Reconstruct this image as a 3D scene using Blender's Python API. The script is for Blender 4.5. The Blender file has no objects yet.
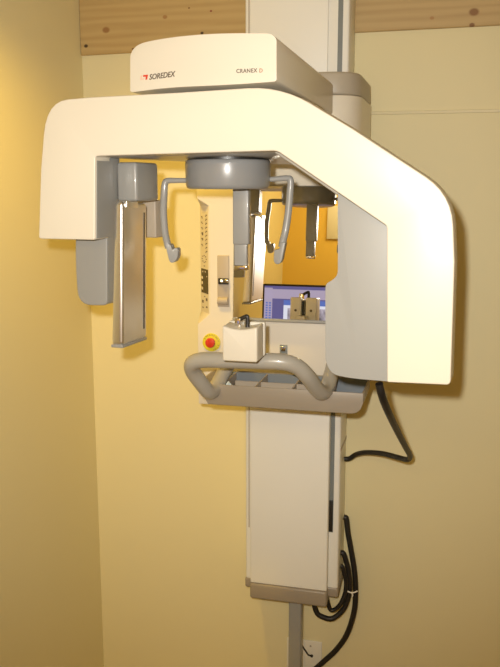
import bpy, bmesh, math, random
from mathutils import Vector, Matrix
random.seed(4)
sc = bpy.context.scene
COL = sc.collection
# ------------------------------------------------------------------ camera model (500x667 frame)
FPX = 810.0; PITCH = math.radians(10.4); PSI = math.radians(14.0); H = 1.72
CAM = Vector((0, 0, H))
def ray(px, py):
    u = (px-250)/FPX; v = (333.5-py)/FPX
    return u, math.cos(PITCH)+v*math.sin(PITCH), -math.sin(PITCH)+v*math.cos(PITCH)
def world(r, f, z):
    return Vector((r*math.cos(PSI)-f*math.sin(PSI), r*math.sin(PSI)+f*math.cos(PSI), H+z))
def PD(px, py, D, th=14.0):            # point seen at (px,py) on the upright plane at distance D, yawed th degrees
    r, f, z = ray(px, py); t = D/(f+r*math.tan(math.radians(th)))
    return world(r*t, f*t, z*t)
def PY(px, py, Y):                     # point seen at (px,py) on the plane Y = const
    return PD(px, py, Y/math.cos(PSI), 14.0)
def depthdir(th):                      # horizontal unit vector going away from the viewer, normal to a plane of yaw th
    a = math.radians(th); return world(math.sin(a), math.cos(a), -H)
def alongdir(th):
    a = math.radians(th); return world(math.cos(a), -math.sin(a), -H)
UP = Vector((0, 0, 1))
ARM = 19.0

# ------------------------------------------------------------------ materials
def mat(name, col, rough=0.5, metal=0.0, coat=0.0, coat_rough=0.08, emit=None, spec=0.5, noise=0.0, nscale=30, bump=0.0, bscale=400):
    m = bpy.data.materials.new(name); m.use_nodes = True
    nt = m.node_tree; b = nt.nodes['Principled BSDF']
    b.inputs['Base Color'].default_value = (*col, 1)
    b.inputs['Roughness'].default_value = rough
    b.inputs['Metallic'].default_value = metal
    b.inputs['Coat Weight'].default_value = coat
    b.inputs['Coat Roughness'].default_value = coat_rough
    b.inputs['Specular IOR Level'].default_value = spec
    tc = nt.nodes.new('ShaderNodeTexCoord')
    if noise:
        n = nt.nodes.new('ShaderNodeTexNoise'); n.inputs['Scale'].default_value = nscale; n.inputs['Detail'].default_value = 4
        nt.links.new(tc.outputs['Object'], n.inputs['Vector'])
        mx = nt.nodes.new('ShaderNodeMix'); mx.data_type = 'RGBA'
        mx.inputs[6].default_value = (*[c*(1-noise) for c in col], 1); mx.inputs[7].default_value = (*[min(1, c*(1+noise)) for c in col], 1)
        nt.links.new(n.outputs['Fac'], mx.inputs[0]); nt.links.new(mx.outputs[2], b.inputs['Base Color'])
    if bump:
        n = nt.nodes.new('ShaderNodeTexNoise'); n.inputs['Scale'].default_value = bscale; n.inputs['Detail'].default_value = 2
        nt.links.new(tc.outputs['Object'], n.inputs['Vector'])
        bp = nt.nodes.new('ShaderNodeBump'); bp.inputs['Strength'].default_value = bump; bp.inputs['Distance'].default_value = 0.001
        nt.links.new(n.outputs['Fac'], bp.inputs['Height']); nt.links.new(bp.outputs['Normal'], b.inputs['Normal'])
    if emit:
        b.inputs['Emission Color'].default_value = (*emit[0], 1); b.inputs['Emission Strength'].default_value = emit[1]
    return m

def brushed(name, col, rough=0.3):
    m = mat(name, col, rough, 1.0); nt = m.node_tree; b = nt.nodes['Principled BSDF']
    tc = nt.nodes.new('ShaderNodeTexCoord'); mp = nt.nodes.new('ShaderNodeMapping'); mp.inputs['Scale'].default_value = (600, 600, 6)
    n = nt.nodes.new('ShaderNodeTexNoise'); n.inputs['Scale'].default_value = 1.0; n.inputs['Detail'].default_value = 3
    nt.links.new(tc.outputs['Object'], mp.inputs[0]); nt.links.new(mp.outputs[0], n.inputs['Vector'])
    r = nt.nodes.new('ShaderNodeMapRange'); r.inputs['To Min'].default_value = rough-0.08; r.inputs['To Max'].default_value = rough+0.1
    nt.links.new(n.outputs['Fac'], r.inputs['Value']); nt.links.new(r.outputs[0], b.inputs['Roughness'])
    return m

def wood(name, c1, c2, knots):
    m = mat(name, c1, 0.6); nt = m.node_tree; b = nt.nodes['Principled BSDF']; L = nt.links
    tc = nt.nodes.new('ShaderNodeTexCoord'); mp = nt.nodes.new('ShaderNodeMapping'); mp.inputs['Scale'].default_value = (1.2, 5, 14)
    L.new(tc.outputs['Object'], mp.inputs[0])
    n = nt.nodes.new('ShaderNodeTexNoise'); n.inputs['Scale'].default_value = 1.6; n.inputs['Detail'].default_value = 8; n.inputs['Distortion'].default_value = 1.2
    L.new(mp.outputs[0], n.inputs['Vector'])
    w = nt.nodes.new('ShaderNodeTexWave'); w.wave_type = 'BANDS'; w.bands_direction = 'Z'; w.inputs['Scale'].default_value = 0.9
    w.inputs['Distortion'].default_value = 7; w.inputs['Detail'].default_value = 4; w.inputs['Detail Scale'].default_value = 1.3
    L.new(mp.outputs[0], w.inputs['Vector'])
    ad = nt.nodes.new('ShaderNodeMath'); ad.operation = 'MULTIPLY_ADD'; ad.inputs[1].default_value = 0.35
    L.new(w.outputs['Fac'], ad.inputs[0]); L.new(n.outputs['Fac'], ad.inputs[2])
    cr = nt.nodes.new('ShaderNodeValToRGB'); cr.color_ramp.elements[0].position = 0.25; cr.color_ramp.elements[1].position = 0.85
    cr.color_ramp.elements[0].color = (*c2, 1); cr.color_ramp.elements[1].color = (*c1, 1)
    L.new(ad.outputs[0], cr.inputs[0]); out = cr.outputs[0]
    for (kx, kz, kr, kc) in knots:
        v = nt.nodes.new('ShaderNodeVectorMath'); v.operation = 'MULTIPLY_ADD'; v.inputs[1].default_value = (0.75, 0, 1); v.inputs[2].default_value = (-kx*0.75, 0, -kz)
        L.new(tc.outputs['Object'], v.inputs[0])
        ln = nt.nodes.new('ShaderNodeVectorMath'); ln.operation = 'LENGTH'; L.new(v.outputs[0], ln.inputs[0])
        mr = nt.nodes.new('ShaderNodeMapRange'); mr.inputs['From Min'].default_value = kr*0.6; mr.inputs['From Max'].default_value = kr
        mr.inputs['To Min'].default_value = 0.95; mr.inputs['To Max'].default_value = 0
        L.new(ln.outputs['Value'], mr.inputs['Value'])
        mx = nt.nodes.new('ShaderNodeMix'); mx.data_type = 'RGBA'; mx.inputs[7].default_value = (*kc, 1)
        L.new(mr.outputs[0], mx.inputs[0]); L.new(out, mx.inputs[6]); out = mx.outputs[2]
    L.new(out, b.inputs['Base Color'])
    return m

M = {}
M['cream'] = mat('cream_plastic', (0.76, 0.70, 0.58), 0.38, coat=0.15, noise=0.01, nscale=8)
M['panel'] = mat('cream_cover', (0.87, 0.86, 0.80), 0.45, noise=0.015, nscale=6, bump=0.03)
M['tower'] = mat('tower_cream', (0.72, 0.66, 0.57), 0.42, noise=0.01, nscale=8)
M['grey'] = mat('grey_plastic', (0.30, 0.295, 0.28), 0.35, coat=0.2, noise=0.02)
M['lgrey'] = mat('light_grey_plastic', (0.34, 0.335, 0.315), 0.42, noise=0.02, nscale=12)
M['dgrey'] = mat('disc_grey', (0.25, 0.25, 0.25), 0.28, coat=0.35, noise=0.02)
M['hgrey'] = mat('handle_grey', (0.42, 0.395, 0.345), 0.32, coat=0.25, noise=0.02)
M['tray'] = mat('tray_grey', (0.33, 0.28, 0.22), 0.4, noise=0.03)
M['traybox'] = mat('tray_inside', (0.20, 0.22, 0.24), 0.5, noise=0.03)
M['capgrey'] = mat('cap_taupe', (0.44, 0.39, 0.31), 0.45, noise=0.02)
M['taupe'] = mat('taupe_plastic', (0.44, 0.37, 0.29), 0.45, noise=0.02)
M['steel'] = brushed('brushed_steel', (0.90, 0.88, 0.84), 0.36)
M['chrome'] = mat('chrome', (0.8, 0.8, 0.8), 0.12, 1.0, noise=0.02)
M['black'] = mat('black_plastic', (0.015, 0.014, 0.013), 0.4, noise=0.1)
M['rubber'] = mat('black_cable_rubber', (0.012, 0.010, 0.009), 0.5, noise=0.1)
M['mirror'] = mat('mirror_glass', (0.93, 0.90, 0.84), 0.0, 1.0)
M['gap'] = mat('dark_slot', (0.20, 0.22, 0.22), 0.4, noise=0.1)
M['red'] = mat('red_plastic', (0.62, 0.045, 0.02), 0.25, coat=0.4, noise=0.02)
M['yellow'] = mat('yellow_plate', (0.70, 0.60, 0.03), 0.45, noise=0.02)
M['ink'] = mat('dark_print', (0.12, 0.09, 0.06), 0.6, noise=0.05)
M['redink'] = mat('red_print', (0.65, 0.06, 0.02), 0.6, noise=0.02)
M['pinkink'] = mat('pale_print', (0.80, 0.55, 0.42), 0.6, noise=0.02)
M['brownink'] = mat('brown_print', (0.38, 0.18, 0.08), 0.6, noise=0.02)
M['keypad'] = mat('keypad_film', (0.70, 0.62, 0.46), 0.5, noise=0.02)
M['display'] = mat('dark_display', (0.05, 0.04, 0.025), 0.25, noise=0.05)
M['white'] = mat('white_plastic', (0.82, 0.78, 0.68), 0.4, noise=0.02)
WALLC = (0.78, 0.70, 0.43)
M['wall'] = mat('cream_wall_paint', WALLC, 0.55, spec=0.3, noise=0.015, nscale=3, bump=0.04, bscale=250)
M['wallf'] = mat('warm_lit_wall_paint', (0.88, 0.60, 0.13), 0.6, spec=0.3, noise=0.015, nscale=3)  # warm lamplight put into the wall colour as a deeper yellow
M['ledge'] = mat('ledge_paint', (0.77, 0.69, 0.45), 0.5, noise=0.02)
M['ceil'] = mat('ceiling_paint', (0.75, 0.66, 0.48), 0.8, noise=0.02)
M['floor'] = mat('floor_vinyl', (0.42, 0.33, 0.22), 0.5, noise=0.08, nscale=6)
M['desk'] = mat('desk_laminate', (0.40, 0.27, 0.13), 0.4, noise=0.05, nscale=5)
M['bezel'] = mat('monitor_bezel', (0.06, 0.05, 0.04), 0.4, noise=0.05)

# ------------------------------------------------------------------ mesh helpers
ROOT = {}
def link(name, bm, m, parent=None, bevel=0.0, seg=3, smooth=True, angle=35):
    bmesh.ops.recalc_face_normals(bm, faces=bm.faces)
    me = bpy.data.meshes.new(name)
    if parent is not None:
        org = ROOT[parent.name]
    else:
        xs = [v.co.x for v in bm.verts]; ys = [v.co.y for v in bm.verts]; zs = [v.co.z for v in bm.verts]
        org = Vector(((min(xs)+max(xs))/2, (min(ys)+max(ys))/2, min(zs)))
    for v in bm.verts: v.co = v.co - org
    if bevel:
        ed = [e for e in bm.edges if len(e.link_faces) == 2 and e.calc_face_angle(0) > math.radians(angle)]
        bmesh.ops.bevel(bm, geom=ed, offset=bevel, segments=seg, profile=0.5, affect='EDGES', clamp_overlap=True)
    for e in bm.edges:
        if len(e.link_faces) == 2 and e.calc_face_angle(0) > math.radians(angle): e.smooth = False
    for f in bm.faces: f.smooth = smooth
    bm.to_mesh(me); bm.free()
    for mm in (m if isinstance(m, (list, tuple)) else [m]): me.materials.append(mm)
    o = bpy.data.objects.new(name, me); COL.objects.link(o)
    if parent is not None:
        o.parent = parent; ROOT[o.name] = org
    else:
        o.location = org; ROOT[o.name] = org
    return o
def tag(o, label, cat, group=None):
    o['label'] = label; o['category'] = cat
    if group: o['group'] = group
    return o
def struct(o): o['kind'] = 'structure'; return o
def box(bm, a, b, basis=None):
    """box between corners a and b; basis = (origin, ex, ey, ez) for turned boxes"""
    vs = []
    for x in (a[0], b[0]):
        for y in (a[1], b[1]):
            for z in (a[2], b[2]):
                p = Vector((x, y, z))
                if basis: p = basis[0]+basis[1]*x+basis[2]*y+basis[3]*z
                vs.append(bm.verts.new(p))
    for f in ((0,1,3,2),(4,6,7,5),(0,4,5,1),(2,3,7,6),(0,2,6,4),(1,5,7,3)): bm.faces.new([vs[i] for i in f])
def prism(bm, front, off):
    back = [p+off for p in front] if isinstance(off, Vector) else off
    a = [bm.verts.new(p) for p in front]; b = [bm.verts.new(p) for p in back]
    bm.faces.new(a); bm.faces.new(b[::-1]); n = len(a)
    for i in range(n): bm.faces.new((a[i], b[i], b[(i+1) % n], a[(i+1) % n]))
def fillet(pts):
    """pts: (x, y, radius) -> rounded outline"""
    out = []; n = len(pts)
    for i in range(n):
        x, y, r = pts[i]
        if r <= 0: out.append((x, y)); continue
        p = Vector((x, y)); a = Vector(pts[i-1][:2]); b = Vector(pts[(i+1) % n][:2])
        ra = min(r, (a-p).length*0.49); rb = min(r, (b-p).length*0.49)
        s = p+(a-p).normalized()*ra; e = p+(b-p).normalized()*rb
        for k in range(7):
            t = k/6; q = s*(1-t)**2+p*2*t*(1-t)+e*t*t; out.append((q.x, q.y))
    return out
def cyl(bm, p, q, r0, r1=None, n=32, cap=True):
    r1 = r0 if r1 is None else r1
    d = (q-p).normalized(); a = d.orthogonal().normalized(); b = d.cross(a)
    A = [bm.verts.new(p+(a*math.cos(2*math.pi*i/n)+b*math.sin(2*math.pi*i/n))*r0) for i in range(n)]
    B = [bm.verts.new(q+(a*math.cos(2*math.pi*i/n)+b*math.sin(2*math.pi*i/n))*r1) for i in range(n)]
    for i in range(n): bm.faces.new((A[i], A[(i+1) % n], B[(i+1) % n], B[i]))
    if cap: bm.faces.new(A[::-1]); bm.faces.new(B)
def lathe(bm, c, axis, prof, n=48):
    """prof: (radius, distance along axis)"""
    d = axis.normalized(); a = d.orthogonal().normalized(); b = d.cross(a); rings = []
    for (r, h) in prof:
        rings.append([bm.verts.new(c+d*h+(a*math.cos(2*math.pi*i/n)+b*math.sin(2*math.pi*i/n))*r) for i in range(n)])
    for R, S in zip(rings, rings[1:]):
        for i in range(n): bm.faces.new((R[i], R[(i+1) % n], S[(i+1) % n], S[i]))
    bm.faces.new(rings[0][::-1]); bm.faces.new(rings[-1])
def spline(pts, per=10):
    out = []; P = [pts[0]]+list(pts)+[pts[-1]]
    for i in range(1, len(P)-2):
        p0, p1, p2, p3 = P[i-1], P[i], P[i+1], P[i+2]
        for k in range(per):
            t = k/per
            out.append(0.5*((2*p1)+(p2-p0)*t+(2*p0-5*p1+4*p2-p3)*t*t+(3*p1-p0-3*p2+p3)*t**3))
    out.append(pts[-1]); return out
def tube(bm, pts, r, n=14, flat=None):
    """round tube; r number or list; flat=(direction, factor) squashes the section along a direction"""
    N = len(pts); rings = []; prev = None
    for i in range(N):
        d = (pts[min(i+1, N-1)]-pts[max(i-1, 0)]).normalized()
        if prev is None: a = d.orthogonal().normalized()
        else:
            a = prev-d*prev.dot(d); a.normalize()
        prev = a; b = d.cross(a); rr = r[i] if isinstance(r, (list, tuple)) else r; ring = []
        for k in range(n):
            o = (a*math.cos(2*math.pi*k/n)+b*math.sin(2*math.pi*k/n))*rr
            if flat: o = o-flat[0]*o.dot(flat[0])*(1-flat[1])
            ring.append(bm.verts.new(pts[i]+o))
        rings.append(ring)
    for R, S in zip(rings, rings[1:]):
        for k in range(n): bm.faces.new((R[k], R[(k+1) % n], S[(k+1) % n], S[k]))
    bm.faces.new(rings[0][::-1]); bm.faces.new(rings[-1])
def capsule_radii(n, r, k=4):
    return [r*math.sqrt(max(0.02, 1-(1-min(i, n-1-i)/k)**2)) if min(i, n-1-i) < k else r for i in range(n)]
def text_bm(body, size, org, ex, ey, shear=0.0, depth=0.0006, spacing=1.0, width=None, bold=0.0):
    cu = bpy.data.curves.new('lettering', 'FONT'); cu.body = body; cu.size = size; cu.shear = shear; cu.space_character = spacing; cu.offset = bold
    o = bpy.data.objects.new('lettering', cu); COL.objects.link(o)
    dg = bpy.context.evaluated_depsgraph_get(); me = bpy.data.meshes.new_from_object(o.evaluated_get(dg))
    bpy.data.objects.remove(o); bpy.data.curves.remove(cu)
    bm = bmesh.new(); bm.from_mesh(me); bpy.data.meshes.remove(me)
    w = max(v.co.x for v in bm.verts) or 1; kx = (width/w) if width else 1
    r = bmesh.ops.extrude_face_region(bm, geom=list(bm.faces))
    nz = ex.cross(ey)
    top = {v for v in r['geom'] if isinstance(v, bmesh.types.BMVert)}
    for v in bm.verts:
        z = depth if v in top else 0
        v.co = org+ex*v.co.x*kx+ey*v.co.y+nz*z
    return bm

# ------------------------------------------------------------------ the room
W = 2.35
XL = PY(93, 360, W).x; XR = 2.1; YF = -1.45; ZC = 2.42
def slab(name, a, b, m):
    bm = bmesh.new(); box(bm, a, b); return struct(link(name, bm, m, smooth=False))
slab('wall_back', (XL-0.1, W, 0), (XR+0.1, W+0.1, ZC), M['wall'])
slab('wall_left', (XL-0.1, YF, 0), (XL, W, ZC), M['wall'])
slab('wall_right', (XR, YF, 0), (XR+0.1, W, ZC), M['wall'])
slab('wall_front', (XL-0.1, YF-0.1, 0), (XR+0.1, YF, ZC), M['wallf'])
slab('floor', (XL-0.1, YF-0.1, -0.1), (XR+0.1, W+0.1, 0), M['floor'])
slab('ceiling', (XL-0.1, YF-0.1, ZC), (XR+0.1, W+0.1, ZC+0.1), M['ceil'])
# bare timber at the top of the back wall, left and right of the column
yb = W-0.012
def timber(name, x0, x1, zb0, zb1, knots, c1, c2):
    bm = bmesh.new(); Z = ZC-0.002
    prism(bm, [Vector((x0, yb, zb0)), Vector((x1, yb, zb1)), Vector((x1, yb, Z)), Vector((x0, yb, Z))], Vector((0, W-yb-0.0005, 0)))
    org = Vector(((x0+x1)/2, 0, min(zb0, zb1)))
    kk = [((PY(kx, ky, yb)-org).x, (PY(kx, ky, yb)-org).z, kr*0.65, kc) for kx, ky, kr, kc in knots]
    return struct(link(name, bm, wood(name+'_wood', c1, c2, kk), bevel=0.002, seg=1))
a = PY(79, 55.5, yb); b = PY(246, 46, yb)
timber('trim_1', XL+0.001, b.x, a.z, b.z, [(86, 46, .009, (.03, .015, .006)), (133, 49, .006, (.2, .09, .03)), (202, 33, .007, (.04, .02, .01)), (106, 30, .016, (.30, .15, .05)),
       (165, 17, .010, (.38, .20, .07)), (189, 8, .004, (.15, .06, .02)), (211, 11, .005, (.25, .05, .03))], (0.54, 0.385, 0.165), (0.45, 0.30, 0.115))
a = PY(344, 33, yb); b = PY(500, 25, yb); dz = (b.z-a.z)/(b.x-a.x)
timber('trim_2', a.x, XR-0.001, a.z, a.z+dz*(XR-a.x), [(474, 12, .018, (.25, .12, .04)), (472, 25, .010, (.20, .09, .03)), (347, 24, .003, (.05, .02, .01)), (432, 18, .008, (.4, .22, .08))],
       (0.54, 0.39, 0.18), (0.44, 0.295, 0.125))
# narrow ledge line on the right of the wall
a = PY(352, 115.2, W-0.006); b = PY(500, 112.2, W-0.006); bm = bmesh.new(); dz = (b.z-a.z)/(b.x-a.x)
e0 = a; e1 = Vector((XR-0.001, a.y, a.z+dz*(XR-a.x)))
prism(bm, [e0, e1, e1+UP*0.009, e0+UP*0.009], Vector((0, 0.0058, 0)))
struct(link('trim_3', bm, M['ledge'], bevel=0.002, seg=2))

# ------------------------------------------------------------------ the machine
base = PY(294, 640, 2.24); base.z = 0
machine = bpy.data.objects.new('dental_xray_machine', None); COL.objects.link(machine); machine.location = base
machine.empty_display_size = 0.2; ROOT[machine.name] = base
tag(machine, 'cream and grey panoramic dental x-ray machine fixed to the wall, reading SOREDEX', 'x-ray machine')

def part(name, bm, m, parent=machine, bevel=0.0, seg=3, label=None, **k):
    o = link(name, bm, m, parent, bevel, seg, **k)
    if label: o['label'] = label
    return o

# --- column
YC, YP = 2.215, 2.185
ztop = ZC-0.003
x0 = PY(245.5, 480, YC).x; x1 = PY(339.8, 480, YC).x
zb = PY(334, 589, YC).z
bm = bmesh.new(); box(bm, (x0, YC, zb), (x1, W-0.001, ztop))
column = part('column', bm, M['panel'], bevel=0.006)
# front cover (lower) and its right slot
cx0 = PY(250.2, 480, YP).x; cx1 = PY(328.6, 480, YP).x
zt = PY(290, 402, YP).z; zcb = PY(290, 585, YP).z
bm = bmesh.new()
fr = [Vector((cx0, YP, zt)), Vector((cx1, YP, zt)), Vector((cx1, YP, PY(328, 594, YP).z)), Vector((cx0, YP, PY(250, 582.5, YP).z))]
zlo = PY(250, 582.5, YP).z
fr[2].z = zlo; 
prism(bm, fr, Vector((0, YC-YP+0.002, 0)))
part('front_cover', bm, M['panel'], column, bevel=0.004)
bm = bmesh.new(); box(bm, (cx0-0.001, YP-0.003, zlo-0.050), (cx1+0.001, YC+0.01, zlo-0.0008))
part('end_cap', bm, M['tray'], column, bevel=0.007, label='grey cap closing the lower end of the cover')
bm = bmesh.new(); box(bm, (x0-0.002, YC-0.002, zlo-0.032), (x1+0.002, W-0.004, zb+0.004))
part('end_cap', bm, M['tray'], column, bevel=0.006)
# slots in the column face (long dark grooves, the upper ones go on to the ceiling)
gx0 = PY(329.6, 480, YC).x; gx1 = PY(334.0, 480, YC).x
bm = bmesh.new(); box(bm, (gx0, YC-0.0015, PY(331, 532, YC).z), (gx1, YC+0.003, ztop-0.01))
part('slot', bm, M['gap'], column, label='long dark groove down the right of the column')
bm = bmesh.new(); box(bm, (PY(248.6, 480, YC).x, YC-0.001, PY(248, 527, YC).z), (PY(249.6, 480, YC).x, YC+0.003, ztop-0.01))
part('slot', bm, M['taupe'], column)
bm = bmesh.new(); box(bm, (gx0-0.001, YC-0.006, PY(331, 531, YC).z), (gx1-0.001, YC-0.001, PY(331, 500, YC).z))
part('slot_guide', bm, M['black'], column, bevel=0.001, label='black guide at the end of the groove')
bm = bmesh.new(); box(bm, (x1-0.001, YC+0.004, PY(341, 452, YC).z), (x1+0.0012, W-0.004, PY(341, 449, YC).z))
part('joint_band', bm, M['taupe'], column)
# top front skin between the grooves
bm = bmesh.new(); box(bm, (PY(250.2, 10, YC).x, YC-0.006, PY(290, 120, YC).z), (PY(329.0, 10, YC).x, YC+0.001, ztop))
part('front_cover', bm, M['panel'], column, bevel=0.003)

# --- support post down to the floor
bm = bmesh.new(); px0 = PY(288.3, 640, 2.225).x; px1 = PY(300.8, 640, 2.225).x
box(bm, (px0, 2.225, 0.012), (px1, 2.262, zlo-0.03))
post = part('support_post', bm, M['grey'], bevel=0.004)
bm = bmesh.new(); box(bm, (px0-0.05, 2.19, 0.0), (px1+0.05, 2.30, 0.012))
part('foot_plate', bm, M['grey'], post, bevel=0.003)

# --- carriage behind the arm (rounded box with grey cap)
YK = 2.0
kx0 = PY(204, 180, YK).x; kx1 = PY(364.0, 110, 2.11).x
def rrect(xa, xb, ya, yb_, r):
    pts = [(xa, ya, r), (xb, ya, r), (xb, yb_, 0.02), (xa, yb_, 0.02)]
    out = []; n = 4
    for i in range(n):
        x, y, rr = pts[i]; p = Vector((x, y)); A = Vector(pts[i-1][:2]); B = Vector(pts[(i+1) % n][:2])
        s = p+(A-p).normalized()*rr; e = p+(B-p).normalized()*rr
        for k in range(11):
            t = k/10; q = s*(1-t)**2+p*2*t*(1-t)+e*t*t; out.append(q)
    return out
zk1 = PY(340, 95.5, 2.02).z; zk2 = PY(340, 73.5, 2.05).z; zk0 = PY(300, 186, YK).z
def ring(z, inset=0.0): return [Vector((q.x, q.y, z)) for q in rrect(kx0+inset, kx1-inset, YK+inset, 2.30-inset, 0.085)]
bm = bmesh.new(); prism(bm, ring(zk0), ring(zk1))
carriage = part('carriage', bm, M['cream'], bevel=0.003, seg=2)
bm = bmesh.new(); prism(bm, ring(zk1+0.0008, 0.001), ring(zk2, 0.003))
part('carriage_cap', bm, M['capgrey'], carriage, bevel=0.007, label='taupe grey cap on the carriage')

# --- top housing with the lettering (front bulges, seen from above it is an arc)
def S(px, py, off=0.0):
    u = (px-250)/FPX
    D = 1.40+0.55*(max(0, 262-px)/FPX)**2*2.2-off
    return PD(px, py, D, ARM)
topc = fillet([(129.6, 92.6, 4), (129.6, 45.5, 16), (166, 37.5, 30), (216, 33, 30), (277, 33.2, 11), (277, 81.5, 4), (234, 84.6, 20), (167, 87.6, 20)])
# split outline into an ordered loop of points on the curved face
bm = bmesh.new()
xs = [203.3-73.2*math.cos(math.pi*i/32) for i in range(33)]
def yrange(x):
    ys = []
    n = len(topc)
    for i in range(n):
        (ax, ay), (bx, by) = topc[i], topc[(i+1) % n]
        if (ax-x)*(bx-x) <= 0 and ax != bx: ys.append(ay+(by-ay)*(x-ax)/(bx-ax))
    return min(ys), max(ys)
xs = [x for x in xs if min(p[0] for p in topc)+0.05 < x < max(p[0] for p in topc)-0.05]
BK = Vector((0, 1, 0))
cols = []
for x in xs:
    y1, y2 = yrange(x)
    rows = [bm.verts.new(S(x, y1+(y2-y1)*k/4)) for k in range(5)]
    rows2 = []
    for v in rows:
        q = v.co.copy(); q.y = 1.99; q.z -= 0.0*(1.99-v.co.y); rows2.append(bm.verts.new(q))
    cols.append((rows, rows2))
for (a_, a2), (b_, b2) in zip(cols, cols[1:]):
    for k in range(4):
        bm.faces.new((a_[k], a_[k+1], b_[k+1], b_[k])); bm.faces.new((a2[k], b2[k], b2[k+1], a2[k+1]))
    bm.faces.new((a_[0], b_[0], b2[0], a2[0])); bm.faces.new((a_[4], a2[4], b2[4], b_[4]))
for (c_, c2) in (cols[0], cols[-1]):
    for k in range(4): bm.faces.new((c_[k], c2[k], c2[k+1], c_[k+1]))
housing = part('top_housing', bm, M['cream'], bevel=0.006, seg=3, angle=50)
# lettering
def face_text(body, pxa, pya, pxb, pyb, hpx, m, name, shear=0.0, spacing=1.0, bold=0.0):
    a_ = S(pxa, pya, 0.0006); b_ = S(pxb, pyb, 0.0006); ex = (b_-a_); w = ex.length; ex.normalize()
    nrm = ex.cross(UP).normalized(); ey = nrm.cross(ex).normalized() if False else (UP-ex*UP.dot(ex)).normalized()
    size = hpx/FPX*1.42/0.70
    return part(name, text_bm(body, size, a_, ex, ey, shear, 0.0007, spacing, w, bold), m, housing, smooth=False)
face_text('SOREDEX', 149.2, 79.8, 175.8, 76.4, 5.2, M['ink'], 'lettering', 0.28, 1.0, 0.00015)['label'] = 'dark slanted word SOREDEX'
face_text('CRANEX', 236.3, 73.0, 257.3, 72.3, 3.6, M['ink'], 'lettering', 0.0, 1.1, 0.00012)['label'] = 'small dark word CRANEX'
face_text('D', 259.2, 72.5, 262.6, 72.4, 3.6, M['brownink'], 'lettering', 0.0, 1.0, 0.00012)['label'] = 'brown letter D'
bm = bmesh.new()
for poly in ([(143.2, 75.0), (147.9, 74.6), (146.9, 79.5), (145.4, 79.7), (145.9, 76.6), (143.0, 76.9)],):
    prism(bm, [S(x, y, 0.0012) for x, y in poly], Vector((0, 0.001, 0)))
part('emblem', bm, M['redink'], housing, smooth=False, label='red corner mark beside the word')
bm = bmesh.new()
prism(bm, [S(x, y, 0.0012) for x, y in [(140.6, 75.4), (141.9, 75.2), (141.7, 78.5), (144.2, 78.3), (144.0, 79.6), (140.2, 79.9)]], Vector((0, 0.001, 0)))
part('emblem', bm, M['pinkink'], housing, smooth=False, label='pale pink corner mark beside the red one')
# bearing between housing and arm
bm = bmesh.new(); c = PD(215, 90, 1.66, 14); c.z = PD(215, 86, 1.45, ARM).z-0.012
cyl(bm, c+UP*-0.035, c+UP*0.03, 0.13, n=48)
part('bearing', bm, M['grey'], housing, bevel=0.003, label='grey bearing ring under the housing')

# --- rotating arm: cream front shell
DA = 1.38
outl = fillet([(38.5, 238.8, 3), (40.5, 170, 0), (46, 101, 34), (90, 97.2, 0), (180, 92.4, 0), (281, 85.8, 34), (352, 128.5, 0), (452, 194, 32), (454.5, 262, 0), (450.5, 385.2, 5), (387, 382.3, 2),
                (386.8, 226.0, 3), (276.5, 150.6, 4), (95, 156, 3), (94.5, 240, 2)])
front = [PD(x, y, DA, ARM) for x, y in outl]
bm = bmesh.new(); prism(bm, front, depthdir(ARM)*0.055)
arm = part('rotating_arm', bm, M['cream'], bevel=0.008, seg=4, angle=50)
# beam underside, running back from the front shell
bd = depthdir(ARM)
fa = [PD(98, 153.0, DA+0.05, ARM), PD(277, 147.6, DA+0.05, ARM), PD(330, 188, DA+0.05, ARM)]
def under(px, py, D): return PD(px, py, D, ARM)
D1, D2 = DA+0.052, DA+0.36
fpoly = [under(97, 157.5, D1), under(274, 152.5, D1), under(300, 170, D1), under(338, 196, D1), under(350, 140, D1), under(285, 100, D1), under(97, 110, D1)]
bpoly = [under(150, 160.5, D2), under(300, 165.0, D2), under(322, 176, D2), under(350, 193, D2), under(370, 150, D2), under(310, 122, D2), under(150, 122, D2)]
bm = bmesh.new(); prism(bm, fpoly, bpoly)
part('arm_beam', bm, M['hgrey'], arm, bevel=0.004, seg=2, label='grey glossy underside beam of the arm')

# --- tube head (light grey housing on the right)
tp = fillet([(337.6, 190, 1), (400, 232, 0), (420, 250, 0), (420, 381, 0), (388, 381.5, 0), (352, 378.5, 12), (332, 374.5, 8), (325.3, 362, 8), (325.3, 284, 6), (331, 281, 5), (337.8, 275.5, 6)])
bm = bmesh.new(); prism(bm, [PD(x, y, DA+0.0555, ARM) for x, y in tp], depthdir(ARM)*0.20)
tube_head = part('tube_head', bm, M['lgrey'], bevel=0.010, seg=4, angle=50, label='light grey tube housing under the right of the arm')

# --- sensor head on the left
wing = fillet([(75.5, 228, 0), (75, 262, 20), (78, 305.5, 16), (107, 305.5, 5), (107, 157, 2), (85, 157, 0)])
bm = bmesh.new(); prism(bm, [PD(x, y, DA+0.0555, ARM) for x, y in wing], depthdir(ARM)*0.050)
sensor = part('sensor_head', bm, M['grey'], bevel=0.008, seg=4, angle=50, label='grey curved housing behind the left leg of the arm')
bm = bmesh.new(); p = PD(99.6, 203.5, DA+0.030, ARM); cyl(bm, p, p+alongdir(ARM)*0.003, 0.004, n=16)
part('indicator', bm, M['black'], sensor, bevel=0.001)
ed, ex_ = depthdir(21.5), alongdir(21.5)
li = [PD(94.5, 160.5, DA, ARM), PD(94.5, 238.6, DA, ARM)]; li = [p+depthdir(ARM)*0.006 for p in li]; ia = alongdir(ARM)
bm = bmesh.new(); prism(bm, [li[0]+ia*0.0003, li[1]+ia*0.0003, li[1]+ia*0.0018, li[0]+ia*0.0018], depthdir(ARM)*0.060)
part('inner_cover', bm, M['grey'], sensor)
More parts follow.
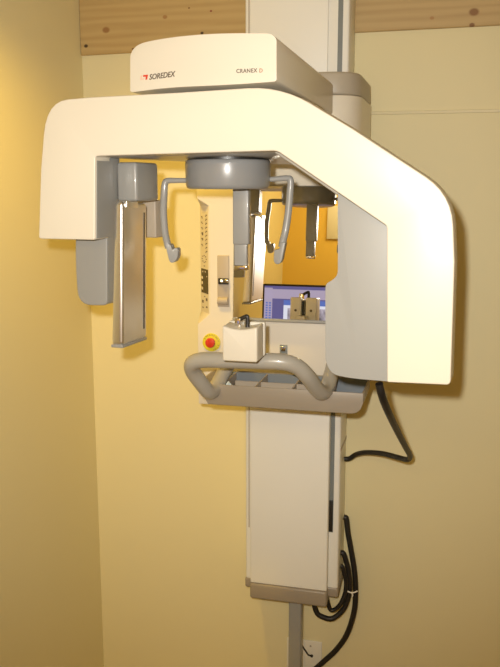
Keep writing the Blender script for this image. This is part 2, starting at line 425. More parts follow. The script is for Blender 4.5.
# carrier boxes behind the steel panel
o = PD(117.0, 200, 1.475, ARM); z1 = PD(137, 162, 1.475, ARM).z; z0 = PD(137, 201.5, 1.475, ARM).z
w = (PD(137.5, 200, 1.475, ARM)-o).length
bm = bmesh.new(); box(bm, (0, 0, z0-o.z), (w, 0.088, z1-o.z), (o, ex_, ed, UP))
part('carrier', bm, M['grey'], sensor, bevel=0.006)
o = PD(135.0, 200, 1.62, ARM); zz = PD(150, 237, 1.62, ARM).z; z0 = PD(150, 200, 1.62, ARM).z
w = (PD(160.5, 200, 1.62, ARM)-o).length
bm = bmesh.new(); box(bm, (0, -0.02, zz-o.z), (w, 0.02, z0-o.z), (o, ex_, ed, UP))
part('carrier', bm, M['taupe'], sensor, bevel=0.003)
# steel panel
DS, DF = 1.395, 1.54
q00 = PD(122.8, 346.5, DS, ARM); q10 = PD(147.0, 338.0, DF, ARM); q01 = PD(122.8, 200.5, DS, ARM); q11 = PD(147.2, 203.0, DF, ARM)
l00 = PD(111.0, 345.6, DS+0.004, ARM); l01 = PD(114.3, 201.0, DS+0.004, ARM)
def pq(a_, b_): return q00+(q10-q00)*a_+(q01-q00)*b_+(q11-q10-q01+q00)*a_*b_
nrm = (q10-q00).cross(q01-q00).normalized()
if nrm.dot(CAM-q00) < 0: nrm = -nrm
lat = l00-q00; lat1 = l01-q01
bm = bmesh.new(); prism(bm, [q00, q10, q11, q01], [l00, q10+lat, q11+lat1, l01])
panel = part('sensor_panel', bm, M['steel'], sensor, bevel=0.0085, seg=5, label='brushed steel sensor panel')
def plate(a0, b0, a1, b1, t, name, m, bev=0.0):
    bm = bmesh.new(); fr = [pq(a0, b0), pq(a1, b0), pq(a1, b1), pq(a0, b1)]
    prism(bm, [p+nrm*t for p in fr], -nrm*(t+0.0005)); part(name, bm, m, sensor, bevel=bev)
plate(0.84, 0.08, 0.89, 0.93, 0.0005, 'sensor_slot', M['black'])
bm = bmesh.new(); dn = Vector((0, 0, -0.0035))
prism(bm, [l00+dn, q00+dn, q10+dn, q10+lat+dn], Vector((0, 0, 0.006)))
part('sensor_rim', bm, M['grey'], sensor, bevel=0.0015)
plate(0.10, 0.955, 0.55, 1.0, 0.003, 'sensor_latch', M['steel'], 0.001)

# --- head support disc
DD = 1.565
c = PD(228, 180, DD, 14)
fd = world(0, 1, -H)
zb_ = PD(228, 188.2, DD-0.08, 14).z; zt_ = PD(228, 158.8, DD-0.08, 14).z
cc = Vector((c.x, c.y, 0)); R = 0.0805
bm = bmesh.new()
lathe(bm, cc, UP, [(R*0.90, zb_-0.002), (R*0.97, zb_), (R, zb_+0.006), (R*1.012, zt_-0.008), (R*1.0, zt_-0.002), (R*0.97, zt_)], 64)
disc = part('head_support', bm, M['dgrey'], label='dark grey glossy round head support', angle=60)
bm = bmesh.new(); lathe(bm, cc, UP, [(R*0.96, zt_+0.0055), (R*0.99, zt_+0.007), (R*0.99, zt_+0.030)], 64)
part('collar', bm, M['dgrey'], disc)
bm = bmesh.new(); lathe(bm, cc, UP, [(R*0.92, zt_-0.001), (R*0.92, zt_+0.006)], 48)
part('collar_gap', bm, M['black'], disc)
def temple(path, pad, D):
    P = spline([PD(x, y, d, 14) for x, y, d in path], 8); bm = bmesh.new()
    n = len(P); tube(bm, P, [0.0046+0.0024*min(1, i/(n*0.5)) for i in range(n)], 12)
    part('temple_arm', bm, M['grey'], disc, label='slim grey temple arm')
    bm = bmesh.new(); prism(bm, [PD(x, y, D-0.010, 14) for x, y in fillet(pad)], Vector((0, 0.020, 0)))
    part('temple_pad', bm, M['grey'], disc, bevel=0.004, seg=3, angle=50)
temple([(192, 180.5, 1.55), (176, 180.5, 1.55), (168, 180.8, 1.55), (165, 183.5, 1.55), (164, 195, 1.55), (163.5, 212, 1.555), (164.8, 230, 1.56), (167, 242, 1.565), (168.5, 248, 1.565)],
       [(165, 244, 2), (170.2, 244, 2), (172, 250, 3), (174.5, 247.8, 2), (177.6, 248, 2), (177.8, 257, 4), (174.5, 262.5, 4), (169.5, 263, 4)], 1.565)
temple([(262, 180, 1.58), (276, 179, 1.58), (287, 178.3, 1.58), (290.5, 180.5, 1.58), (290, 192, 1.58), (288.3, 212, 1.575), (285.6, 230, 1.57), (283.2, 240, 1.57), (281.8, 247, 1.57)],
       [(285.6, 242, 2), (280.8, 242, 2), (279.4, 249.5, 3), (274, 249.6, 2), (273.3, 262, 4), (277, 265, 4), (281.5, 262.5, 4)], 1.57)
def pbox(bm, xa, ya, xb, yb2, D, t):
    a_ = PD(xa, yb2, D, 14); b_ = PD(xb, ya, D, 14)
    box(bm, (a_.x, a_.y, a_.z), (b_.x, a_.y+t, b_.z))
bm = bmesh.new(); pbox(bm, 232.6, 183, 248.6, 244.5, 1.59, 0.022)
part('forehead_support', bm, M['grey'], disc, bevel=0.003)
bm = bmesh.new(); pbox(bm, 234, 240, 246.8, 267, 1.595, 0.014)
part('forehead_slider', bm, M['grey'], disc, bevel=0.002)
bm = bmesh.new(); pbox(bm, 233.6, 265.4, 247, 270.2, 1.590, 0.018)
part('slider_tip', bm, M['chrome'], disc, bevel=0.002)

# --- mirror tower
YT = 1.975
X = lambda px, py, Y=YT: PY(px, py, Y).x
xr = PY(352, 250, YT).x
xfull = X(197.5, 330); xch = X(209.3, 250); xb = PY(200.3, 250, YT+0.055).x
lev = [(405, 0), (325, 0), (314, 1), (206, 1), (199, 0.1), (187.5, 0)]
bm = bmesh.new(); rings = []
for py, kf in lev:
    z = PY(215, py, YT).z
    xa = xfull+(xch-xfull)*kf; xb2 = xfull+(xb-xfull)*kf
    rings.append([bm.verts.new(Vector(q)) for q in ((xb2, 2.20, z), (xb2, YT+0.010+0.045*kf, z), (xa, YT, z), (xr, YT, z), (xr, 2.20, z))])
for A, B in zip(rings, rings[1:]):
    for i in range(5): bm.faces.new((A[i], A[(i+1) % 5], B[(i+1) % 5], B[i]))
bm.faces.new(rings[0][::-1]); bm.faces.new(rings[-1])
tower = part('mirror_tower', bm, M['tower'], bevel=0.003, seg=2, angle=25)
# mirror leaning back a little
AL = math.radians(3.4)
yb0 = YT-0.026
mx0 = X(232.5, 300, yb0); mx1 = X(350, 300, yb0)
mz0 = PY(280, 319.5, yb0).z
hm = (PY(280, 185.5, YT-0.004).z-mz0)/math.cos(AL)
mo = Vector((mx0, yb0, mz0)); mu = Vector((0, math.sin(AL), math.cos(AL))); mn = Vector((0, -math.cos(AL), math.sin(AL)))
bm = bmesh.new(); box(bm, (0.0015, 0, 0.0015), (mx1-mx0-0.0015, 0.002, hm-0.0015), (mo, Vector((1, 0, 0)), -mn, mu))
part('mirror', bm, M['mirror'], tower, label='tall mirror facing the patient', smooth=False)
bm = bmesh.new(); box(bm, (0, 0.0005, 0), (mx1-mx0, 0.004, hm), (mo, Vector((1, 0, 0)), -mn, mu))
part('mirror_backing', bm, M['lgrey'], tower, bevel=0.0006, seg=1)
bm = bmesh.new(); box(bm, (mx0, yb0-0.003, mz0-0.006), (mx1, YT+0.003, mz0))
part('mirror_ledge', bm, M['grey'], tower, bevel=0.001)
# socket in the white panel below the mirror
bm = bmesh.new()
a_ = PY(279.8, 358, YT); b_ = PY(287.4, 345, YT); box(bm, (a_.x, YT-0.003, a_.z), (b_.x, YT+0.005, b_.z))
part('socket', bm, M['gap'], tower, bevel=0.0015)
bm = bmesh.new()
a_ = PY(281.3, 351, YT); b_ = PY(286, 346.6, YT); box(bm, (a_.x, YT-0.005, a_.z), (b_.x, YT, b_.z))
part('socket_plug', bm, M['chrome'], tower, bevel=0.001)

# taupe height slider on the left cheek
def cheek(xa, ya, xb_, yb_, t, m, name, parent, bev=0.0015, label=None):
    a_ = PY(xa, yb_, YT); b_ = PY(xb_, ya, YT); bm = bmesh.new()
    box(bm, (a_.x, YT-t, a_.z), (b_.x, YT+0.004, b_.z)); return part(name, bm, m, parent, bevel=bev, label=label)
sl = cheek(217.6, 255.3, 229.2, 306.6, 0.0025, M['taupe'], 'slider_plate', machine, 0.002, 'taupe plate with a metal slider beside the mirror')
cheek(218.8, 278.2, 229.0, 284.0, 0.007, M['black'], 'slider_track', sl)
bm = bmesh.new(); cyl(bm, PY(221.8, 281, YT-0.006), PY(221.8, 281, YT-0.016), 0.0052, n=20)
part('slider_knob', bm, M['chrome'], sl, bevel=0.0012)
cheek(224.3, 279.3, 229.0, 282.6, 0.010, M['chrome'], 'slider_tab', sl)
bm = bmesh.new(); a_ = PY(218.0, 301, YT-0.002); b_ = PY(228.4, 301, YT-0.002); cyl(bm, a_, b_, 0.0105, n=28)
part('thumb_grip', bm, M['taupe'], sl, bevel=0.001)

# control strip on the slanted face at the left of the tower
pA = Vector((xch, YT, 0)); pB = Vector((xb, YT+0.055, 0)); eA = (pA-pB); wA = eA.length; eA.normalize(); nA = eA.cross(UP).normalized()
if nA.y > 0: nA = -nA
def strip(u0, u1, ya, yb_, t, m, name, parent, bev=0.0, t0=0.0):
    za = PY(205, yb_, YT+0.025).z; zb2 = PY(205, ya, YT+0.025).z; bm = bmesh.new()
    box(bm, (u0*wA, t0, za), (u1*wA, t, zb2), (pB, eA, nA, UP)); return part(name, bm, m, parent, bevel=bev, smooth=False)
cp = strip(0.12, 0.93, 211.5, 312, 0.0012, M['keypad'], 'control_panel', machine, t0=-0.002); cp['label'] = 'narrow control panel on the left face of the tower'
strip(0.16, 0.90, 269, 293, 0.0020, M['display'], 'display', cp, t0=0.0005)
def marks(name, lst, m):
    bm = bmesh.new()
    for (u, y, du, dy) in lst:
        z = PY(205, y, YT+0.025).z; k = 1.97/FPX
        box(bm, (u*wA-du*wA, 0.0005, z-dy*k), (u*wA+du*wA, 0.0019 if m is M['ink'] else 0.0026, z+dy*k), (pB, eA, nA, UP))
    part(name, bm, m, cp, smooth=False)
lst = []
for i, y in enumerate((217, 222.5, 228, 233.5, 239, 245)):
    lst += [(0.26, y, .05, .55), (0.34, y+1.2, .04, .35)]
for i in range(10): lst.append((0.76, 215+i*4, .07, .5)); lst.append((0.68, 216.3+i*4, .03, .4))
lst += [(0.34, 234, .05, 1.6), (0.34, 239.5, .04, 1.3)]
for a_ in range(8):
    t = a_*math.pi/4; lst.append((0.5+.22*math.cos(t), 259+3.4*math.sin(t), .045, .45))
lst += [(0.5, 266, .05, .5), (0.3, 302, .07, 1.5), (0.72, 299, .08, 1.4), (0.72, 306.5, .06, .8), (0.3, 308, .05, .6), (0.5, 296.5, .05, .4)]
marks('printed_symbols', lst, M['ink'])
marks('display_segments', [(0.27, 278, .07, 1.4), (0.27, 283.3, .07, 1.4), (0.27, 288.8, .07, 1.4), (0.35, 272, .03, .8), (0.62, 271.5, .03, .8), (0.78, 276, .03, .5)], M['keypad'])

# emergency stop
c = PY(211.6, 342.2, YT)
bm = bmesh.new(); cyl(bm, c+Vector((0, .001, 0)), c-Vector((0, .004, 0)), 0.0238, n=40)
es = part('emergency_stop', bm, M['yellow'], bevel=0.001, label='round yellow emergency stop plate')
kc = PY(210.6, 342.6, YT-0.012)
bm = bmesh.new(); lathe(bm, Vector((kc.x, c.y-0.004, kc.z)), Vector((0, -1, 0)), [(0.0085, 0), (0.0085, 0.006), (0.0126, 0.008), (0.0132, 0.013), (0.0116, 0.0165), (0.006, 0.0178), (0.002, 0.018)], 32)
part('stop_knob', bm, M['red'], es, label='red mushroom knob')
def arc_text(body, r, a0, a1, size):
    n = len(body)
    big = bmesh.new()
    for i, ch in enumerate(body):
        if ch == ' ': continue
        t = math.radians(a0+(a1-a0)*i/(n-1)); rad = Vector((math.cos(t), 0, math.sin(t))); tan = Vector((math.sin(t), 0, -math.cos(t)))
        b = text_bm(ch, size, c+Vector((0, -0.0041, 0))+rad*r-tan*size*0.3, tan, rad, depth=0.0003)
        me = bpy.data.meshes.new('t'); b.to_mesh(me); b.free(); big.from_mesh(me); bpy.data.meshes.remove(me)
    return big
part('lettering', arc_text('EMERGENCY STOP', 0.0178, 150, -70, 0.0056), M['ink'], es, smooth=False)

# --- chin rest
DC = 1.60
ca = PD(222.3, 361, DC, 14); cb = PD(257.2, 329, DC, 14); tC = 0.058
bm = bmesh.new()
N = 12; ftop = []
for i in range(N+1):
    t = i/N; ftop.append(Vector((ca.x+(cb.x-ca.x)*t, ca.y, cb.z+0.004-0.007*math.sin(math.pi*t))))
prism(bm, [Vector((ca.x, ca.y, ca.z)), Vector((cb.x, ca.y, ca.z))]+ftop[::-1], Vector((0, tC, 0)))
chin = part('chin_rest', bm, M['cream'], bevel=0.004, seg=3, angle=45)
for s in (0, 1):                                        # the two pads at the back with a gap between
    w2 = (cb.x-ca.x)*0.44; xa = ca.x-0.002 if s == 0 else cb.x+0.002-w2
    bm = bmesh.new(); box(bm, (xa, ca.y+tC, ca.z+0.002), (xa+w2, ca.y+tC+0.014, cb.z+0.004))
    part('back_pad', bm, M['white'], chin, bevel=0.003)
    bm = bmesh.new(); p = Vector((xa+w2*0.5, ca.y+tC+0.0135, ca.z+(cb.z-ca.z)*0.52)); cyl(bm, p, p+Vector((0, .002, 0)), 0.0036, n=16)
    part('screw', bm, M['ink'], chin)
mxc = (ca.x+cb.x)/2
bm = bmesh.new(); box(bm, (mxc-0.005, ca.y+tC, ca.z+0.002), (mxc+0.005, ca.y+tC+0.006, cb.z-0.006))
part('groove_strip', bm, M['black'], chin, bevel=0.001)
# bite holder on top
bm = bmesh.new(); a_ = PD(234.5, 326.5, DC+0.03, 14); b_ = PD(240.5, 318.5, DC+0.03, 14)
box(bm, (a_.x, a_.y, cb.z-0.008), (b_.x, a_.y+0.02, b_.z))
part('bite_clamp', bm, M['chrome'], chin, bevel=0.0015)
bm = bmesh.new()
P = [PD(240, 319.4, DC+0.035, 14), PD(244, 317.2, DC+0.035, 14), PD(247.2, 316.4, DC+0.035, 14), PD(247.6, 320, DC+0.035, 14), PD(247.4, 328, DC+0.035, 14)]
tube(bm, spline(P, 6), 0.0042, 10)
part('bite_hook', bm, M['black'], chin)
hb = PD(240, 360.5, 1.715, 14)
bm = bmesh.new(); box(bm, (mxc-0.014, ca.y+tC-0.004, ca.z+0.005), (mxc+0.014, hb.y+0.009, ca.z+0.022))
part('support_arm', bm, M['cream'], chin, bevel=0.003)
bm = bmesh.new(); box(bm, (mxc-0.013, hb.y-0.008, hb.z), (mxc+0.013, hb.y+0.008, ca.z+0.0055))
part('support_post', bm, M['cream'], chin, bevel=0.002)

# --- patient handle: one bent tube
hp = [(240, 348, 1.99), (233, 356, 1.955), (222, 376, 1.90), (214.5, 389, 1.85), (208.5, 391.5, 1.815), (202, 384, 1.79), (193, 371.5, 1.76), (192.5, 363.5, 1.74), (203, 360, 1.73), (225, 360.2, 1.72), (258, 361, 1.71), (283, 362, 1.715),
      (297, 366.5, 1.73), (307, 376, 1.75), (316, 388, 1.79), (322, 392.5, 1.82), (327, 388, 1.86), (331, 375, 1.91), (334, 362, 1.955), (337, 352, 1.99)]
P = spline([PD(x, y, D, 14) for x, y, D in hp], 8); bm = bmesh.new(); tube(bm, P, 0.0178, 20)
part('handle', bm, M['hgrey'], label='thick grey bent tube handle')

# --- accessory tray below the handle
Yf, Yr = 1.79, 1.945
tz = PY(290, 389, Yf).z; tb = PY(285, 409.3, Yf).z
prof = fillet([(195, 383, 0), (203.5, 404.5, 9), (240, 406.6, 0), (355, 411.5, 0), (366, 412, 12), (365.2, 389.5, 0)])
xl0 = PY(196, 386, Yf).x; xl1 = PY(208, 405, Yf).x; xrr = PY(363.5, 395, Yf).x
def sect(y, ins=0.0):
    out = [Vector((xl0+ins, y, tz)), Vector((xl1+ins, y, tb+ins))]
    out += [Vector((xrr-0.026, y, tb+ins)), Vector((xrr-0.015-ins*0.5, y, tb+0.003+ins)), Vector((xrr-0.006-ins*0.7, y, tb+0.011+ins)), Vector((xrr-0.001-ins, y, tb+0.024+ins)), Vector((xrr-ins, y, tz))]
    return out
bm = bmesh.new(); t = 0.004
o1 = [bm.verts.new(v) for v in sect(Yf)]; o2 = [bm.verts.new(v) for v in sect(Yr)]
i1 = [bm.verts.new(v) for v in sect(Yf+t, t)]; i2 = [bm.verts.new(v) for v in sect(Yr-t, t)]
n = len(o1)
for i in range(n-1):
    bm.faces.new((o1[i], o1[i+1], o2[i+1], o2[i])); bm.faces.new((i1[i], i2[i], i2[i+1], i1[i+1]))
bm.faces.new(o1[::-1]); bm.faces.new(o2); bm.faces.new(i1); bm.faces.new(i2[::-1])
for A, B in ((o1, i1), (o2, i2)):
    bm.faces.new((A[0], A[-1], B[-1], B[0]))
bm.faces.new((o1[0], i1[0], i2[0], o2[0])); bm.faces.new((o1[-1], o2[-1], i2[-1], i1[-1]))
tray = part('accessory_tray', bm, M['tray'], bevel=0.0012, seg=2, angle=50, label='grey brown open accessory tray')
# dark liner and dividers
bm = bmesh.new(); box(bm, (xl1+0.008, Yf+t+0.001, tb+t+0.0005), (xrr-0.026, Yr-t-0.001, tb+t+0.004))
part('tray_liner', bm, M['traybox'], tray)
bm = bmesh.new(); box(bm, (xl1+0.008, Yr-t-0.003, tb+t+0.004), (xrr-0.006, Yr-t-0.0005, tz-0.002))
part('tray_liner', bm, M['traybox'], tray)
for pxx in (232, 264, 299, 334):
    xd = PY(pxx, 380, 1.90).x; bm = bmesh.new(); box(bm, (xd-0.0016, Yf+t, tb+t+0.004), (xd+0.0016, Yr-t-0.003, tz-0.004))
    part('divider', bm, M['taupe'], tray)
bm = bmesh.new(); box(bm, (PY(234, 380, 1.85).x, 1.862, tb+t+0.004), (PY(333, 380, 1.85).x, 1.865, tz-0.006))
part('divider', bm, M['taupe'], tray)

# things lying in the tray: a black bite block strap and a clear bag
bm = bmesh.new()
P = spline([Vector((PY(x, y, Y).x, Y, tb+0.010+dz2)) for x, y, Y, dz2 in ((236, 385, 1.812, 0.010), (242, 384, 1.82, 0.018), (248, 384, 1.83, 0.022), (254, 386, 1.83, 0.012), (258, 388, 1.835, 0.0))], 6)
tube(bm, P, 0.0045, 10)
tag(link('black_strap', bm, M['rubber']), 'short black curved strap lying in the grey accessory tray', 'strap')
bm = bmesh.new(); bmesh.ops.create_icosphere(bm, subdivisions=3, radius=1)
cbag = Vector((PY(228.5, 382, 1.825).x, 1.825, tb+0.028))
for v in bm.verts:
    k = 1+0.16*math.sin(9*v.co.x+4*v.co.z)*math.cos(7*v.co.y+3*v.co.x)
    v.co = cbag+Vector((v.co.x*0.010*k, v.co.y*0.012*k, v.co.z*0.020*k))
bag = mat('clear_plastic_film', (0.62, 0.70, 0.72), 0.12, noise=0.25, nscale=220, coat=0.5)
tag(link('plastic_bag', bm, bag), 'small crumpled clear plastic bag standing in the left end of the tray', 'bag')

# ------------------------------------------------------------------ cables
def cable(pts, r, name, per=10):
    bm = bmesh.new(); tube(bm, spline([p if isinstance(p, Vector) else PY(*p) for p in pts], per), r, 12); return link(name, bm, M['rubber'])
def side(py, Y, dx=0.011): return Vector((x1+dx, Y, PY(344, py, Y).z))       # just clear of the column's right side
zend = zlo-0.041
s0 = PD(379.2, 380, 1.50, ARM); s0.z = PD(379.2, 384.2, 1.44, ARM).z-0.013
bm = bmesh.new(); cyl(bm, Vector((s0.x, s0.y, s0.z+0.006)), Vector((s0.x, s0.y, s0.z+0.03)), 0.0085, n=20)
part('cable_gland', bm, M['black'], tube_head, label='black cable gland under the housing')
tag(cable([s0, (381.4, 394, s0.y+0.008), (384.8, 404, s0.y+0.04), (390, 416, s0.y+0.11), (397.5, 431.5, 1.70), (405.5, 447, 1.88), (410, 456, 2.0), (407, 459.5, 2.04), (398, 457.5, 2.08), (382, 453.5, 2.15), (366, 452.5, 2.22), (356, 454.5, 2.27), side(458.0, 2.28, 0.019), side(459, 2.28, 0.0035)], 0.0072, 'black_cable'),
    'black cable hanging from the tube housing and looping back to the column', 'cable', )
tag(cable([side(517, 2.29, 0.004), side(517.4, 2.29, 0.008), side(519, 2.29, 0.0125), (348, 533, 2.29), (350.5, 547, 2.29), (354.5, 572, 2.29), (355.5, 592, 2.29), (354, 612, 2.29), (347, 634, 2.30), (336, 650, 2.31), (322, 663, 2.31), (310, 675, 2.31), (300, 695, 2.31)], 0.0085, 'black_cable'),
    'black cable running down beside the column and past the wall plate out of frame', 'cable')
tag(cable([side(553, 2.27, 0.0015), side(554, 2.27, 0.009), (346.5, 563, 2.272), (348.5, 572, 2.272), (349.5, 590, 2.272), (344, 608, 2.27), (333, 618.2, 2.262), (323, 617, 2.257), (316, 611, 2.255), Vector((PY(311.5, 603, 2.255).x, 2.255, zend))], 0.0080, 'black_cable'),
    'black cable in the outer loop curling up under the column end', 'cable')
tag(cable([side(566, 2.25, 0.0035), side(566.3, 2.25, 0.006), side(567.5, 2.25, 0.009), (344, 573, 2.252), (346, 582, 2.254), (345, 593, 2.254), (341, 603, 2.25), (335.5, 609, 2.25), (330, 609, 2.248), Vector((PY(325.5, 603, 2.246).x, 2.246, zend))], 0.0065, 'black_cable'),
    'black cable in the small inner loop at the right of the column end', 'cable')
bm = bmesh.new()
P = [PY(347+10.5*k/8, 591+1.7*math.sin(k/8*math.pi), 2.258) for k in range(9)]
tube(bm, P, 0.0022, 8)
P = [PY(351, 592.3, 2.257), PY(353, 595, 2.255), PY(352, 597, 2.255)]
tube(bm, P, 0.0016, 8)
tag(link('cable_tie', bm, M['white']), 'white tie knotted around the bundled black cables', 'cable tie')

# ------------------------------------------------------------------ wall plate and its little wire
a_ = PY(287.0, 672, W); b_ = PY(322.3, 641.5, W)
plate = None
bm = bmesh.new(); box(bm, (a_.x, W-0.006, b_.z-0.125), (b_.x, W-0.0005, b_.z))
plate = tag(link('wall_plate', bm, M['white'], bevel=0.002), 'cream wall plate low on the wall behind the grey post', 'wall plate')
ROOT[plate.name] = plate.location.copy()
bm = bmesh.new(); p = PY(310.6, 646, W-0.006); cyl(bm, p, p-Vector((0, .0015, 0)), 0.003, n=14)
link('screw', bm, M['taupe'], plate)
bm = bmesh.new(); p = PY(311.8, 655.6, W-0.006); cyl(bm, p, p-Vector((0, .004, 0)), 0.0045, n=14)
link('socket_hole', bm, M['black'], plate)
bm = bmesh.new(); tube(bm, spline([PY(x, y, Y) for x, y, Y in ((299, 636, 2.30), (302.5, 646, 2.31), (306, 651.5, 2.325), (308.5, 655, 2.33), (311.8, 655.6, 2.337))], 8), 0.0026, 8)
tag(link('thin_wire', bm, M['rubber']), 'thin black wire from behind the post into the wall plate', 'wire')

# ------------------------------------------------------------------ behind the viewer, seen in the mirror: desk, monitor, panel on the wall
def reflect(p): return p-mn*2*((p-mo).dot(mn))
def mirror_pt(px, py, Y):                 # the real point at world depth Y whose mirror image shows at (px,py)
    r, f, z = ray(px, py); d = world(r, f, z)-CAM; 
    t = ((mo-CAM).dot(mn))/d.dot(mn); hit = CAM+d*t; d2 = d-mn*2*d.dot(mn)
    return hit+d2*((Y-hit.y)/d2.y)
YM = -0.35
tl = mirror_pt(262.8, 283.5, YM)
mw, mh = 0.47, 0.36
mon = bpy.data.objects.new('computer_monitor', None); COL.objects.link(mon)
zd = tl.z-mh-0.075
org = Vector((tl.x+mw/2, YM-0.05, zd)); mon.location = org; ROOT[mon.name] = org
tag(mon, 'dark framed computer monitor showing an x-ray window, reflected in the mirror', 'monitor')
bm = bmesh.new(); box(bm, (tl.x, YM-0.04, tl.z-mh), (tl.x+mw, YM, tl.z)); frame = link('monitor_case', bm, M['bezel'], mon, bevel=0.006)
def em(name, col, s=1.0): return mat(name, (0.02, 0.02, 0.02), 0.4, emit=(col, s))
E = {'desk': em('screen_blue', (0.12, 0.11, 0.30)), 'bar': em('screen_lilac', (0.42, 0.36, 0.52)), 'title': em('screen_title', (0.10, 0.17, 0.55)), 'white': em('screen_white', (0.75, 0.78, 0.95)), 'icon': em('screen_grey', (0.38, 0.34, 0.42))}
def spl(x0, z0, x1, z1, lay, m, name):   # fractions of the screen, x from the left as seen in the mirror, z down
    sx = tl.x+0.011; sz = tl.z-0.011; sw = mw-0.022; sh = mh-0.022; bm = bmesh.new()
    box(bm, (sx+x0*sw, YM-0.001, sz-z1*sh), (sx+x1*sw, YM+0.0006*(lay+1), sz-z0*sh)); return link(name, bm, m, scr if name != 'screen' else mon, smooth=False)
scr = None
scr = spl(0, 0, 1, 1, 0, E['desk'], 'screen'); scr['label'] = 'lit screen with a lilac and blue desktop'
spl(0.02, 0.05, 0.99, 0.20, 1, E['bar'], 'toolbar'); spl(0.0, 0.03, 0.10, 0.62, 1, E['bar'], 'toolbar')
spl(0.24, 0.22, 1, 0.30, 1, E['title'], 'title_bar'); spl(0.24, 0.30, 0.98, 0.98, 1, E['white'], 'window')
xm = mat('xray_picture', (0.02, 0.02, 0.02), 0.4); nt = xm.node_tree
nz = nt.nodes.new('ShaderNodeTexNoise'); nz.inputs['Scale'].default_value = 22; nz.inputs['Detail'].default_value = 5; nz.inputs['Distortion'].default_value = 0.8
tcx = nt.nodes.new('ShaderNodeTexCoord'); nt.links.new(tcx.outputs['Object'], nz.inputs['Vector'])
crx = nt.nodes.new('ShaderNodeValToRGB'); crx.color_ramp.elements[0].position = .38; crx.color_ramp.elements[1].position = .66
crx.color_ramp.elements[0].color = (.03, .02, .02, 1); crx.color_ramp.elements[1].color = (.55, .50, .62, 1)
nt.links.new(nz.outputs['Fac'], crx.inputs[0]); nt.links.new(crx.outputs[0], nt.nodes['Principled BSDF'].inputs['Emission Color']); nt.nodes['Principled BSDF'].inputs['Emission Strength'].default_value = 1
spl(0.29, 0.345, 0.97, 0.94, 2, xm, 'xray_image')
bm = bmesh.new()
for k in range(9): 
    for j in range(2): 
        sx = tl.x+0.011; sz = tl.z-0.011; sw = mw-0.022; sh = mh-0.022
        box(bm, (sx+(.02+.04*j)*sw, YM+0.001, sz-(.26+.04*k)*sh-.008), (sx+(.045+.04*j)*sw, YM+0.0022, sz-(.26+.04*k)*sh))
link('icons', bm, E['title'], scr, smooth=False)
bm = bmesh.new(); box(bm, (tl.x+mw/2-0.03, YM-0.035, zd+0.012), (tl.x+mw/2+0.03, YM-0.012, tl.z-mh+0.02)); link('stand', bm, M['bezel'], mon, bevel=0.004)
bm = bmesh.new(); box(bm, (tl.x+mw/2-0.11, YM-0.11, zd), (tl.x+mw/2+0.11, YM+0.06, zd+0.012)); link('stand_base', bm, M['bezel'], mon, bevel=0.004)
desk = bpy.data.objects.new('desk', None); COL.objects.link(desk); dorg = Vector((tl.x+mw/2, YM-0.2, 0)); desk.location = dorg; ROOT[desk.name] = dorg
tag(desk, 'plain brown desk standing under the computer monitor behind the viewer', 'desk')
dx0, dx1, dy0, dy1 = tl.x-0.12, tl.x+mw+0.06, YM-0.55, YM+0.12
bm = bmesh.new(); box(bm, (dx0, dy0, zd-0.028), (dx1, dy1, zd)); link('desktop', bm, M['desk'], desk, bevel=0.003)
for lx in (dx0+0.01, dx1-0.05):
    for ly in (dy0+0.01, dy1-0.05):
        bm = bmesh.new(); box(bm, (lx, ly, 0), (lx+0.04, ly+0.04, zd-0.0285)); link('leg', bm, M['desk'], desk, bevel=0.003)
# pale panel on the far wall
a_ = mirror_pt(326.5, 239, YF+0.01); b_ = mirror_pt(345, 206, YF+0.01)
bm = bmesh.new(); box(bm, (min(a_.x, b_.x), YF+0.0005, min(a_.z, b_.z)), (max(a_.x, b_.x), YF+0.012, max(a_.z, b_.z)))
tag(link('wall_panel', bm, M['white'], bevel=0.003), 'pale upright panel on the wall behind the viewer, seen only in the mirror', 'panel')
print('DBG monitor', tl, 'zd', zd, 'XL', XL, 'tray z', tz, 'chin z', cb.z, 'disc', zb_)

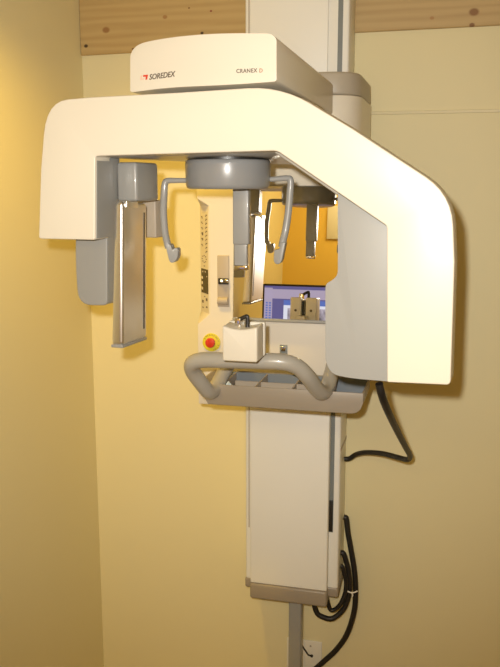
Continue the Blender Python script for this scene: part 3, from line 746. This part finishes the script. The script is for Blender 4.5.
# ------------------------------------------------------------------ light
def area(name, loc, rot, sx, sy, power, col):
    l = bpy.data.lights.new(name, 'AREA'); l.shape = 'RECTANGLE'; l.size = sx; l.size_y = sy; l.energy = power; l.color = col
    o = bpy.data.objects.new(name, l); o.location = loc; o.rotation_euler = rot; COL.objects.link(o); return o
area('ceiling_lamp_rear', (-0.1, -1.0, ZC-0.03), (0, 0, 0), 1.2, 0.5, 19, (1.0, 0.78, 0.34))
dl = bpy.data.lights.new('added_wall_fill_spot', 'SPOT'); dl.energy = 43; dl.color = (1.0, 0.64, 0.09); dl.spot_size = math.radians(86); dl.spot_blend = 1.0; dl.shadow_soft_size = 0.06  # unseen spot, added to brighten the left and back walls lower down
do = bpy.data.objects.new('added_wall_fill_spot', dl); COL.objects.link(do); do.location = (-0.80, 1.50, ZC-0.03)
do.rotation_euler = Vector((-0.02, 0.47, -0.90)).to_track_quat('-Z', 'Y').to_euler()
fl = bpy.data.lights.new('camera_flash', 'SPOT'); fl.energy = 99; fl.color = (1.0, 0.97, 0.90); fl.spot_size = math.radians(84); fl.spot_blend = 0.9; fl.shadow_soft_size = 0.014
fo = bpy.data.objects.new('camera_flash', fl); COL.objects.link(fo)
fo.location = CAM+world(-0.045, 0.0, -H)+UP*0.055
fo.rotation_euler = (math.pi/2-math.radians(5), 0, PSI)
w = bpy.data.worlds.new('World'); sc.world = w; w.use_nodes = True
w.node_tree.nodes['Background'].inputs[0].default_value = (1, 0.8, 0.5, 1); w.node_tree.nodes['Background'].inputs[1].default_value = 0.02

# ------------------------------------------------------------------ camera
cd = bpy.data.cameras.new('camera'); co = bpy.data.objects.new('camera', cd); COL.objects.link(co)
cd.sensor_fit = 'VERTICAL'; cd.sensor_height = 36.0; cd.lens = FPX/667*36.0; cd.clip_start = 0.02
co.location = CAM; co.rotation_euler = (math.pi/2-PITCH, 0, PSI); sc.camera = co
sc.view_settings.view_transform = 'Standard'; sc.view_settings.look = 'None'; sc.view_settings.gamma = 1; sc.view_settings.exposure = 0.0; sc.view_settings.use_curve_mapping = False
